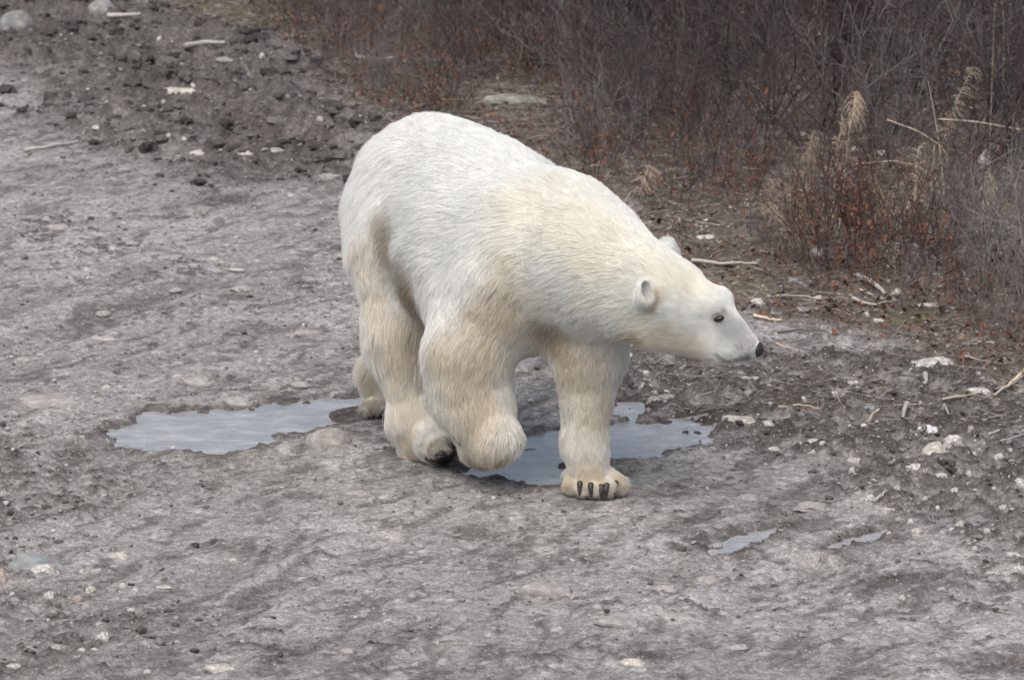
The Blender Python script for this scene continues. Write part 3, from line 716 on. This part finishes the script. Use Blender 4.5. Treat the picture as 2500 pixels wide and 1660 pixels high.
many([(1722,577,54,11,'white'),(1587,542,16,12,'white'),(1657,543,17,11,'white'),(1851,738,36,14,'white'),(2146,781,30,12,'white'),(1955,757,48,10,'grey'),(1938,687,38,10,'grey'),(1940,667,12,8,'white'),(1998,728,22,10,'cream'),(1905,720,18,8,'white'),(2115,770,20,10,'cream'),(2250,1000,20,9,'grey'),(2075,811,10,12,'white'),(1755,590,20,8,'cream'),(1800,655,16,8,'white'),(2400,742,12,8,'white'),(2240,834,12,8,'white'),(1870,800,14,8,'white'),(2010,560,14,8,'white')],
 'on the twiggy leaf litter','pale stones in the litter')
many([(1826,922,52,10,'cream'),(1572,907,37,14,'white'),(1576,937,34,13,'white'),(1538,870,20,12,'white'),(1989,1074,50,12,'white'),(2093,1131,38,18,'white'),(2232,1140,46,20,'white'),(2080,1150,20,15,'white'),(1960,985,24,12,'white'),(2035,965,26,14,'white'),(2075,940,26,9,'cream'),(2390,1098,12,10,'white'),(2380,1107,14,10,'white'),(2440,1115,30,12,'white'),(2010,1083,20,11,'cream'),(1985,1103,16,10,'white'),(2370,1048,26,12,'dusty'),(1595,958,22,9,'white'),(1700,985,24,9,'dusty'),(1890,1105,30,9,'white'),(1950,1085,30,8,'cream'),(1665,905,16,9,'white'),(2330,1200,22,11,'white'),(2366,1162,18,14,'white'),(2300,1165,40,10,'white'),(2465,1100,26,12,'white')],
 'half buried in the dark churned mud','pale stones in the mud')
many([(2125,1220,34,20,'white'),(2237,1294,30,12,'cream'),(2224,1274,18,14,'white'),(2345,1277,28,20,'cream'),(2488,1387,30,13,'white'),(2477,1357,38,14,'white'),(2422,1398,40,13,'cream'),(2204,1459,16,12,'white'),(2080,1128,24,12,'white'),(2300,1300,16,10,'white'),(2190,1190,18,12,'white'),(2410,1300,18,10,'white'),(2450,1240,22,12,'cream'),(2260,1220,18,10,'white'),(2380,1340,16,10,'white'),(2440,1480,40,12,'dusty'),(2290,1240,14,10,'white'),(2350,1225,16,10,'grey'),(2170,1300,14,9,'cream')],
 'in loose gravel beside the road','gravel-side stones')
many([(1836,1213,68,18,'dusty'),(1725,1415,62,20,'dusty'),(1630,1438,72,18,'dusty'),(1984,1241,92,18,'dusty'),(1486,1338,34,14,'dusty'),(1926,1458,40,16,'dusty'),(1330,1345,70,12,'dusty'),(1275,1400,40,11,'dusty'),(1460,1482,30,14,'dusty'),(872,1206,70,16,'dusty'),(957,1311,42,14,'cream'),(491,933,92,22,'dusty'),(480,899,40,12,'dusty'),(656,941,62,18,'dusty'),(737,943,60,14,'dusty'),(55,1037,48,14,'dusty'),(68,1098,52,12,'dusty'),(260,948,30,10,'cream'),(199,1066,16,12,'cream'),(144,552,70,20,'dusty'),(400,632,84,11,'dusty'),(520,632,26,11,'cream'),(200,668,60,14,'dusty'),(580,661,46,7,'cream'),(590,708,60,14,'dusty'),(430,715,36,9,'dusty'),(745,812,80,26,'dusty'),(780,732,20,8,'dusty'),(640,590,30,8,'dusty'),(820,697,50,12,'dusty'),(320,600,40,9,'dusty'),(250,770,40,12,'dusty'),(60,880,60,12,'dusty'),(1750,1340,30,9,'dusty'),(1120,1390,50,14,'dusty'),(980,1480,40,12,'dusty'),(1100,1560,60,16,'dusty'),(1800,1580,60,14,'dusty'),(2080,1560,50,14,'dusty'),(470,1395,30,10,'dusty'),(570,1372,30,9,'cream'),(700,1480,40,12,'dusty'),(850,1590,44,14,'dusty'),(2300,1440,30,10,'dusty')],
 'set into the bare road surface','stones bedded in the road')
many([(453,340,22,11,'cream'),(411,333,14,9,'cream'),(482,378,42,12,'cream'),(662,365,62,12,'dusty'),(639,143,18,14,'white'),(237,312,66,9,'cream'),(555,147,60,12,'grey'),(600,380,40,10,'cream'),(400,250,18,14,'white'),(470,210,20,9,'white'),(350,262,16,9,'white'),(780,290,18,16,'cream'),(130,80,20,10,'grey'),(390,98,14,9,'white'),(245,130,16,9,'grey'),(700,240,20,9,'grey')],
 'on clods of the far mud bank','stones on the mud bank')
many([(220,1440,30,16,'cream'),(300,1430,22,16,'cream'),(330,1438,18,12,'white'),(190,1462,26,14,'rose'),(230,1395,24,12,'white'),(120,1452,30,20,'white'),(30,1448,18,12,'white'),(60,1480,22,10,'dusty'),(320,1495,22,9,'white'),(200,1395,16,10,'cream'),(400,1440,40,8,'cream'),(160,1440,18,10,'grey'),(90,1420,24,12,'grey'),(270,1460,22,9,'grey'),(140,1580,50,14,'dusty'),(30,1630,40,14,'white'),(360,1640,26,9,'white'),(210,1480,24,14,'dusty')],
 'in rubble along the muddy rut','stones along the rut')
many([(1963,101,24,12,'white'),(1680,163,16,9,'white'),(1848,216,20,11,'white'),(1245,80,12,9,'white'),(2152,374,34,16,'white'),(1960,325,18,14,'white'),(2085,365,14,14,'white'),(1420,95,12,9,'white'),(2000,82,12,12,'white'),(1094,20,14,10,'white')],
 'showing between the thicket stems','white stones in the thicket')
# ---- gravel and clods (beyond counting)
def scatter(name,n,xr,yr,dens,size,mat,base,flat,seed,label,cat,sink=.25):
    r=np.random.default_rng(seed); x=r.uniform(*xr,n*4); y=r.uniform(*yr,n*4)
    k=r.random(n*4)<dens(x,y); x,y=x[k][:n],y[k][:n]; m=len(x)
    z=gsamp(GH,x,y); s=size(r,m); Vb,Fb=base; nv_=len(Vb)
    ang=r.uniform(0,6.28,m); ca,sa=np.cos(ang),np.sin(ang)
    sc=np.stack([s,s*r.uniform(.6,1,m),s*flat*r.uniform(.6,1.2,m)],1)
    B=Vb[None]*(1+r.normal(0,.16,(m,nv_,1)))*sc[:,None]
    X=B[:,:,0]*ca[:,None]-B[:,:,1]*sa[:,None]+x[:,None]; Y=B[:,:,0]*sa[:,None]+B[:,:,1]*ca[:,None]+y[:,None]; Z=B[:,:,2]+(z+sc[:,2]*(1-sink*2))[:,None]
    VV=np.stack([X,Y,Z],-1).reshape(-1,3); FF=(Fb[None]+(np.arange(m)*nv_)[:,None,None]).reshape(-1,3)
    me=mesh_np(name,VV,FF,mat,False); tone=np.repeat(r.uniform(0,1,m),nv_)
    vcol(me,'tone',np.stack([tone]*3,1)); return tag(obj(name,me),label,cat,kind='stuff')
def tone_mat(name,stops,rough=.9):
    N=NT(name); c=N.ramp(N.attr('tone'),stops); f=N.noise(160,4,.65,N.pos())
    c=N.mix(1.0,c,N.ramp(f,[(.3,(.7,.7,.7)),(.7,(1.2,1.2,1.2))]),'MULTIPLY'); N.base(c,rough,.2); N.bump(f,.5,.004); return N.m
GRAV=tone_mat('gravel',[(0,(.12,.113,.108)),(.5,(.22,.212,.206)),(.88,(.30,.29,.283)),(.97,(.42,.41,.395)),(1,(.60,.58,.55))])
CLOD2=tone_mat('bank_clod',[(0,(.038,.034,.032)),(.6,(.075,.068,.064)),(1,(.135,.125,.12))])
CLOD=tone_mat('mud_clod',[(0,(.05,.044,.041)),(.5,(.10,.09,.084)),(1,(.22,.21,.203))])
nodry=lambda x,y: gsamp(depth,x,y)<.2
scatter('gravel',12000,(-3.4,3.4),(-4.3,9.5),lambda x,y:(.13+(.45-.35*(y>2.5))*gsamp(mud,x,y)+.25*gsamp(veg,x,y)+.15*gsamp(crumb,x,y))*nodry(x,y),lambda r,m:.0035+.0105*r.random(m)**3,GRAV,(IV0,IF0),.6,11,'loose pale gravel strewn over the road and mud','gravel')
scatter('mud_clods',9000,(-3.4,3.4),(-4.3,10.5),lambda x,y:(.0+.8*gsamp(mud,x,y)*(1-.3*(y>2.5))+.30*gsamp(crumb,x,y)-.1*gsamp(veg,x,y))*nodry(x,y),lambda r,m:.006+.014*r.random(m)**2.5,CLOD,(IV0,IF0),.55,12,'crumbled dark mud clods along the churned verges','mud',sink=.36)
scatter('mud_clods',1100,(-4.2,.2),(2.6,11.0),lambda x,y:gsamp(mud,x,y)*.9+.25*gsamp(berm,x,y),lambda r,m:.014+.045*r.random(m)**2.2,CLOD2,(stone_verts(IV1,77,4,.25),IF1),.60,15,'heavy churned mud clods thrown up along the far bank','mud',sink=.30)
scatter('soil_crumbs',9000,(-2.9,2.9),(-4.2,3.2),lambda x,y:(.22+.9*gsamp(crumb,x,y)+.3*gsamp(mud,x,y))*nodry(x,y),lambda r,m:.0025+.0065*r.random(m)**2,GRAV,(IV0,IF0),.65,16,'fine grey soil crumbs sprinkled over the road','soil',sink=.25)
# ---------------------------------------------------------------- dead wood on the ground
def wood(name,cols,**k): return varied(name,cols,**k)
BLEACH=wood('bleached_wood',[(.23,.215,.20),(.42,.40,.375)],scale=40,rnd=.2)
STRAW=wood('dry_straw',[(.34,.27,.20),(.56,.47,.37)],scale=30,rnd=.25)
BARK_D=wood('dark_bark',[(.036,.030,.030),(.098,.084,.082)],scale=25,rnd=.5)
BARK_R=wood('red_bark',[(.050,.030,.028),(.105,.066,.060)],scale=25,rnd=.45)
BARK_G=wood('grey_bark',[(.10,.092,.091),(.21,.196,.194)],scale=25,rnd=.35)
LEAF=tone_mat('dead_leaf',[(0,(.045,.034,.029)),(.45,(.105,.066,.050)),(.68,(.17,.085,.055)),(.80,(.19,.068,.036)),(.90,(.23,.11,.066)),(1,(.30,.25,.20))],.7)
def stick(pts,rpx,mat,label,name='stick',z=.012,lift=0,group=None):
    P=[]
    for i,(px,py) in enumerate(pts):
        g=on_ground(px,py); g[2]=max(g[2],-.01)+z+lift*math.sin(math.pi*i/(len(pts)-1)); P.append(g)
    P=np.array(P); Q_=[]
    for t in np.linspace(0,len(P)-1,3*len(P)):
        i=min(int(t),len(P)-2); u=t-i; Q_.append(P[i]*(1-u)+P[i+1]*u)
    Q_=np.array(Q_); Q_[1:-1]+=RNG.normal(0,.0018,(len(Q_)-2,3)); o0=Q_[0].copy()
    sc=np.linalg.norm(o0-CAM)/FPX; Vt,Ft=tube(Q_-o0,rpx*sc*1.2,rpx*sc*.6,6)
    return tag(obj(name,mesh_np(name,Vt,Ft,mat),None,o0),label,'stick',group)
for pts,r,m,l in (
 ([(1690,645),(1760,653),(1850,652)],4.5,BLEACH,'straight bleached stick lying past the bear\'s forehead'),
 ([(2090,678),(2125,696),(2150,714),(2162,728)],6.5,BLEACH,'twisted grey driftwood lying in the litter'),
 ([(2082,735),(2110,748),(2140,752)],4.5,BLEACH,'short white bleached branch below the driftwood'),
 ([(1905,733),(1960,733),(2010,738)],3.2,BLEACH,'thin pale stick beside a small white stone chip'),
 ([(2140,753),(2190,744)],3,BLEACH,'pale twig crossing the short bleached branch'),
 ([(1840,778),(1880,786),(1910,790)],4,STRAW,'tan stick lying ahead of the bear\'s muzzle'),
 ([(2100,714),(2180,752)],2.2,STRAW,'long tan grass stalk fallen over the litter'),
 ([(2352,672),(2360,705),(2395,757)],3.2,BLEACH,'bent pale stalk at the foot of the grey twigs'),
 ([(2258,925),(2262,940),(2248,962)],6,BLEACH,'crooked white stub standing in the dark mud'),
 ([(2214,996),(2202,1034)],6,BLEACH,'thick bleached stub beside the bluish grey stone'),
 ([(2145,1008),(2112,1040)],3,STRAW,'thin tan stub leaning on the churned mud'),
 ([(2305,1003),(2316,1022)],3.5,BLEACH,'short white stub above the old snow patch'),
 ([(2500,915),(2470,945),(2425,978)],4.5,STRAW,'long dead branch slanting over the flat white stone'),
 ([(2425,960),(2460,955),(2500,930)],3,BLEACH,'forked dry twig over the flat white stone'),
 ([(2300,993),(2350,980),(2395,968)],3,STRAW,'reddish tan twig lying across mud below the flat white stone'),
 ([(2440,1095),(2500,1070)],2.6,BLEACH,'thin pale twig at the verge by dark clods'),
 ([(2412,1070),(2440,1062)],3,BLEACH,'short pale stick near the white rounded stone'),
 ([(860,143),(900,152),(950,150),(985,140)],5,BLEACH,'curved bleached branch lying on the red leaf litter'),
 ([(455,122),(500,116),(548,112)],7,BLEACH,'grey weathered log end on the mud bank'),
 ([(262,46),(300,46),(345,44)],6,BLEACH,'pale weathered branch across the top of the bank'),
 ([(60,374),(120,364),(190,352)],4.5,BLEACH,'flat pale splinter of wood on the road by the bank'),
 ([(1900,1005),(1950,1000),(2000,1010)],2.4,STRAW,'thin straw bent over the wet mud'),
 ([(2130,1235),(2165,1208)],4,BLEACH,'stubby pale stick among gravel by the road'),
 ([(1895,848),(1920,862),(1965,872)],2.2,STRAW,'dry stalk curved under the bear\'s muzzle'),
 ([(1900,820),(1960,815),(2020,822),(2026,838)],2.6,BARK_G,'arched grey twig over a hollow in the litter'),
 ([(2230,605),(2300,650)],2.4,BLEACH,'slanting pale twig under the red-leaved shrub'),
 ([(2350,880),(2410,888)],3.6,BLEACH,'pale twig beside the large white boulder')):
    stick(pts,r,m,l)
# ---------------------------------------------------------------- shrubs
def grow(mb,p,d,L,r,depth,rs,wig=.22,up=.05):
    n=6 if depth==0 else 5; path=[p]; dd=d.copy()
    for i in range(n):
        dd=dd+rs.normal(0,wig,3)*.5+np.array([0,0,up]); dd/=np.linalg.norm(dd); path.append(path[-1]+dd*L/n)
    Vt,Ft=tube(path,r,r*.35,3); mb.add(Vt,Ft); tips=[path[-1]]
    if depth<2:
        for k in range(rs.integers(4,7) if depth==0 else rs.integers(1,4)):
            t=rs.uniform(.25,.95); q=np.array(path); i=int(t*n); base=q[i]*(1-(t*n-i))+q[min(i+1,n)]*(t*n-i)
            side=rs.normal(0,1,3); side-=dd*(side@dd); side/=np.linalg.norm(side)
            d2=nrm(dd*.75+side*rs.uniform(.4,1.2)+np.array([0,0,.05]))
            tips+=grow(mb,base,d2,L*rs.uniform(.28,.5),r*.55,depth+1,rs,wig,up)
    return tips
def leaf_quads(mb,P,rs,s=(.008,.017)):
    for p in P:
        a=nrm(rs.normal(size=3)); b=nrm(np.cross(a,rs.normal(size=3))); L=rs.uniform(*s); Wd_=L*rs.uniform(.45,.7); c_=np.cross(a,b)*L*.35
        mb.add([p-a*L,p-b*Wd_+c_,p+a*L,p+b*Wd_+c_],[[0,1,2,3]])
class Kind:
    def __init__(s,seed,mat,nst,H,lean,nleaf,wig=.22,r=.0042):
        rs=np.random.default_rng(seed); s.stems=[]; lp=[]
        for k in range(nst):
            a=rs.uniform(0,6.28); l=rs.uniform(.1,1)*lean; d=nrm(np.array([math.cos(a)*l,math.sin(a)*l,1.0]))
            mb=MB(); b=np.array([math.cos(a),math.sin(a),0])*rs.uniform(0,.10)+np.array([0,0,-.02])
            tips=grow(mb,b,d,H*rs.uniform(.65,1.1),r*rs.uniform(.7,1.25),0,rs,wig); s.stems.append(mb.mesh('stem',mat)); lp+=tips
        s.leaf=None
        if nleaf:
            mb=MB(); lp=np.array(lp); q=lp[rs.integers(0,len(lp),nleaf)]*rs.uniform(.1,.7,(nleaf,1))+rs.normal(0,.015,(nleaf,3)); leaf_quads(mb,q,rs)
            s.leaf=mb.mesh('leaves',LEAF,False); t=np.repeat(rs.uniform(.55,.9,nleaf),4); vcol(s.leaf,'tone',np.stack([t]*3,1))
    def place(s,name,p,sc,rz,label,group):
        r=obj(name,None,None,p,(random.uniform(-.06,.06),random.uniform(-.06,.06),rz),(sc,sc,sc*random.uniform(.9,1.15))); tag(r,label,'shrub',group)
        for m in s.stems: obj('stem',m,r)
        if s.leaf: tag(obj('leaves',s.leaf,r),kind='stuff')
        return r
KD=[Kind(500+i,(BARK_D,BARK_G,BARK_D,BARK_R,BARK_D,BARK_D)[i%6],9,1.2,1.25,12,.42,.0062) for i in range(6)]
KR=[Kind(540+i,(BARK_R,BARK_D)[i%2],8,.55,.8,60,.28,.003) for i in range(3)]
KG=[Kind(560+i,BARK_G,8,.75,.9,0,.30,.0032) for i in range(2)]
KL=[Kind(580+i,(BARK_R,BARK_G,BARK_D)[i%3],9,.36,1.3,22,.35,.0024) for i in range(3)]
THICK=ground_poly([(640,-320),(700,-60),(830,90),(1010,150),(1150,190),(1360,215),(1500,330),(1640,400),(1760,440),(1830,400),(2000,400),(2200,420),(2360,520),(2520,660),(4200,700),(4200,-700),(640,-700)])
def spread(poly,n,mind,xr,yr,seed,frame_only=True):
    r=np.random.default_rng(seed); out=[]; tries=0
    while len(out)<n and tries<60000:
        tries+=1; x=r.uniform(*xr); y=r.uniform(*yr)
        px,py,dp=to_px(np.array([x,y,0.0]))
        if px<-150 or px>2700 or py<-420: continue
        if 1130<px<1370 and 205<py<320: continue
        if poly_sd(poly,np.array([x]),np.array([y]))[0]>0: continue
        if any((x-a)**2+(y-b)**2<mind*mind for a,b in out): continue
        out.append((x,y))
    return out
sp=spread(THICK,290,.22,(-2.6,5.2),(1.5,15.5),3)
for i,(x,y) in enumerate(sp):
    e=-poly_sd(THICK,np.array([x]),np.array([y]))[0]
    k=KD[i%6]; sc=random.uniform(.75,1.1)*(.52+.48*min(e/.8,1))
    bark=('dark','silvery grey','blackish','red-brown','dusky','dark brown')[i%6]
    qx,qy,_=to_px(np.array([x,y,0.0]))
    where='at the front fringe of the thicket' if e<.45 else 'behind the lichen-grey boulder' if qx<1500 else 'around the tall straw stalks' if qx>2150 else 'in the middle of the dense thicket'
    k.place('willow_shrub',(x,y,gz(x,y)),sc,random.uniform(0,6.28),f'leafless {bark} willow shrub {where}','thicket shrubs')
for px,py in ((1990,640),(2060,660),(2130,665),(2195,660),(2265,650),(2020,600),(2110,610),(2230,600),(2160,575),(2080,555),(2300,610),(1960,585)):
    p=on_ground(px,py); random.choice(KR).place('dwarf_birch',p,random.uniform(.75,1.1),random.uniform(0,6.28),'low red-stemmed shrub still holding orange leaves in front of the thicket','orange-leaved shrubs')
for px,py in ((2400,700),(2455,720),(2500,745),(2345,665),(2480,680),(2540,790),(2430,650)):
    p=on_ground(px,py); random.choice(KG).place('dead_shrub',p,random.uniform(.7,1.0),random.uniform(0,6.28),'bare silver-grey dead shrub at the thicket corner','grey dead shrubs')
LOW=ground_poly([(620,20),(760,160),(900,270),(1340,330),(1440,450),(1560,500),(1700,540),(1860,520),(1980,470),(1760,330),(1500,210),(1100,60)])
for x,y in spread(LOW,110,.15,(-3,2.5),(1,11),5):
    j=random.randrange(3); KL[j].place('heath_twigs',(x,y,gz(x,y)),random.uniform(.7,1.2),random.uniform(0,6.28),('reddish','grey','dark')[j]+' ankle-high twig clump between the boulder and thicket','low twig clumps on the litter')
LOW2=ground_poly([(1850,560),(1950,700),(2150,720),(2300,770),(2500,880),(2500,780),(2300,690),(1980,660)])
for x,y in spread(LOW2,26,.14,(.5,2.6),(-.8,4),6):
    j=random.randrange(3); KL[j].place('heath_twigs',(x,y,gz(x,y)),random.uniform(.4,.75),random.uniform(0,6.28),('reddish','grey','dark')[j]+' wispy twig clump on the mossy strip below the orange-leaved shrubs','twig clumps on the mossy strip')
# ---------------------------------------------------------------- grasses
def grass(bx,by,h,lean,label,plume=.28,seed=0,mat=STRAW,droop=.5,name='reed_grass'):
    rs=np.random.default_rng(900+seed); p=on_ground(bx,by); r=obj(name,None,None,p); tag(r,label,'grass')
    d=np.array([lean[0],lean[1],1.0]); path=[]
    for t in np.linspace(0,1,12): path.append(np.array([lean[0]*h*t**1.6,lean[1]*h*t**1.6,h*t*(1-.12*abs(lean[0])*t)]))
    Vt,Ft=tube(path,.0028,.0012,4); obj('stalk',mesh_np('stalk',Vt,Ft,mat),r)
    if plume:
        mb=MB(); q=np.array(path)
        for k in range(130):
            t=1-plume/h*rs.random()**.8; i=min(int(t*11),10); b=q[i]*(1-(t*11-i))+q[i+1]*(t*11-i)
            dv=nrm(np.array([rs.normal(.35,.5),rs.normal(0,.5),rs.uniform(.1,.8)])); L=rs.uniform(.03,.075)
            pp=[b+dv*L*u+np.array([0,0,-droop*L*1.3])*u*u for u in np.linspace(0,1,4)]
            a,f=tube(pp,.0014,.0008,3); mb.add(a,f)
        obj('plume',mb.mesh('plume',mat),r)
    for k in range(2):
        a=rs.uniform(0,6.28); pp=[np.array([math.cos(a)*u*.18,math.sin(a)*u*.18,h*.15+u*.16-u*u*.22]) for u in np.linspace(0,1,7)]
        Vt,Ft=tube(pp,.0022,.0006,3); obj('blade',mesh_np('blade',Vt,Ft,mat),r)
grass(1965,500,.34,(.10,0),'full tan grass plume rising before the thicket',.22,1)
grass(2035,505,.40,(.08,0),'tan grass plume beside the fullest one',.28,2)
grass(2060,470,.47,(.10,0),'pale drooping grass head high in the dark twigs',.16,3,droop=1.0)
grass(2290,420,.52,(.30,0),'long leaning grass plume against the dark thicket',.36,4)
grass(2395,590,.30,(.06,0),'dense pale grass plume near the grey dead shrubs',.18,5,droop=.9)
grass(2232,520,.30,(.05,0),'slim pale grass plume behind the orange-leaved shrubs',.26,6)
grass(1880,545,.20,(.05,0),'short tan grass plume at the open end of the thicket',.18,7)
grass(1960,575,.24,(-.35,0),'bowed tan grass head over the orange-leaved shrubs',.20,8,droop=1.2)
grass(2160,560,.26,(-.3,0),'bowed pale grass head among the orange-leaved shrubs',.20,9,droop=1.2)
grass(1930,615,.22,(-.45,0),'flattened tan grass tuft beside the pointed cream stone',.20,10,droop=.8)
grass(1565,490,.16,(.2,0),'short pale grass tuft just past the bear\'s shoulder',.12,11)
grass(2415,420,.80,(.01,0),'tall straight bare straw stalk in the thicket',0,12)
grass(2305,520,.60,(-.14,0),'tall thin straw stalk leaning toward the bear',0,13)
def reed(pts,y,rad,label,mat=STRAW):
    P=[]
    for px,py in pts: P.append(at_y(px,py,y))
    P=np.array(P); Q_=[]
    for t in np.linspace(0,len(P)-1,4*len(P)): i=min(int(t),len(P)-2); Q_.append(P[i]*(1-t+i)+P[i+1]*(t-i))
    o0=Q_[0].copy(); Vt,Ft=tube(np.array(Q_)-o0,rad,rad*.7,5); tag(obj('broken_reed',mesh_np('broken_reed',Vt,Ft,mat),None,o0),label,'reed')
reed([(2166,293),(2240,320),(2297,356),(2330,408),(2345,480)],3.2,.0042,'broken reed folded over above the pale grass plumes')
reed([(2290,291),(2380,297),(2500,318)],3.6,.0036,'long pale straw lying level across the twigs')
reed([(2282,356),(2277,425),(2270,480)],3.2,.0042,'short upright reed stub under the folded reed')
reed([(2090,401),(2180,393),(2230,402),(2285,437),(2300,490)],3.0,.0036,'arched pale straw below the folded reed')
# ---------------------------------------------------------------- leaf litter and fallen twigs (beyond counting)
rs=np.random.default_rng(77)
def litter_pts(n,fn):
    x=rs.uniform(-3.2,4.6,n*5); y=rs.uniform(-1.5,13,n*5); k=rs.random(n*5)<fn(x,y); x,y=x[k][:n],y[k][:n]; return np.stack([x,y,gsamp(GH,x,y)],1)
LP=litter_pts(13000,lambda x,y:gsamp(veg,x,y)*(.15+.85*sstep(-.15,.35,fbm2(x*1.1,y*.8,3,700))))
m=len(LP); a=rs.uniform(0,6.28,m); L=rs.uniform(.008,.020,m); tl=rs.normal(0,.5,(m,2)); ax=np.stack([np.cos(a),np.sin(a),tl[:,0]],1)*L[:,None]; bx=np.stack([-np.sin(a),np.cos(a),tl[:,1]],1)*(L*rs.uniform(.4,.75,m))[:,None]; up=np.stack([0*L,0*L,L*.4],1); c0=LP+np.array([0,0,.010])
VV=np.stack([c0-ax,c0-bx+up,c0+ax,c0+bx+up],1).reshape(-1,3); me=mesh_np('leaf_litter',VV,np.arange(m*4).reshape(-1,4),LEAF,False); t=np.repeat(rs.random(m),4); vcol(me,'tone',np.stack([t]*3,1))
tag(obj('leaf_litter',me),'fallen brown and orange leaves carpeting the ground by the thicket','leaves',kind='stuff')
TWIG=tone_mat('fallen_twig',[(0,(.06,.045,.040)),(.4,(.14,.115,.10)),(.75,(.29,.255,.22)),(1,(.44,.40,.35))])
mb=MB(); tt=[]
for p in litter_pts(11000,lambda x,y:np.clip(gsamp(veg,x,y)*.7+gsamp(mud,x,y)*(x>.5)*1.6,0,1)):
    a_=rs.uniform(0,6.28); L_=rs.uniform(.04,.2); d=np.array([math.cos(a_),math.sin(a_),rs.normal(0,.12)]); b=rs.normal(0,.12,3)
    pts=[p+np.array([0,0,.010])+d*L_*(u-.5)+b*L_*(u-.5)**2 for u in (0,.33,.67,1)]
    Vt,Ft=tube(pts,rs.uniform(.0012,.003),.0008,3); mb.add(Vt,Ft); tt+= [rs.random()]*len(Vt)
me=mb.mesh('fallen_twigs',TWIG); vcol(me,'tone',np.stack([np.array(tt)]*3,1)); tag(obj('fallen_twigs',me),'thin dead twigs strewn over litter and mud by the thicket','twigs',kind='stuff')
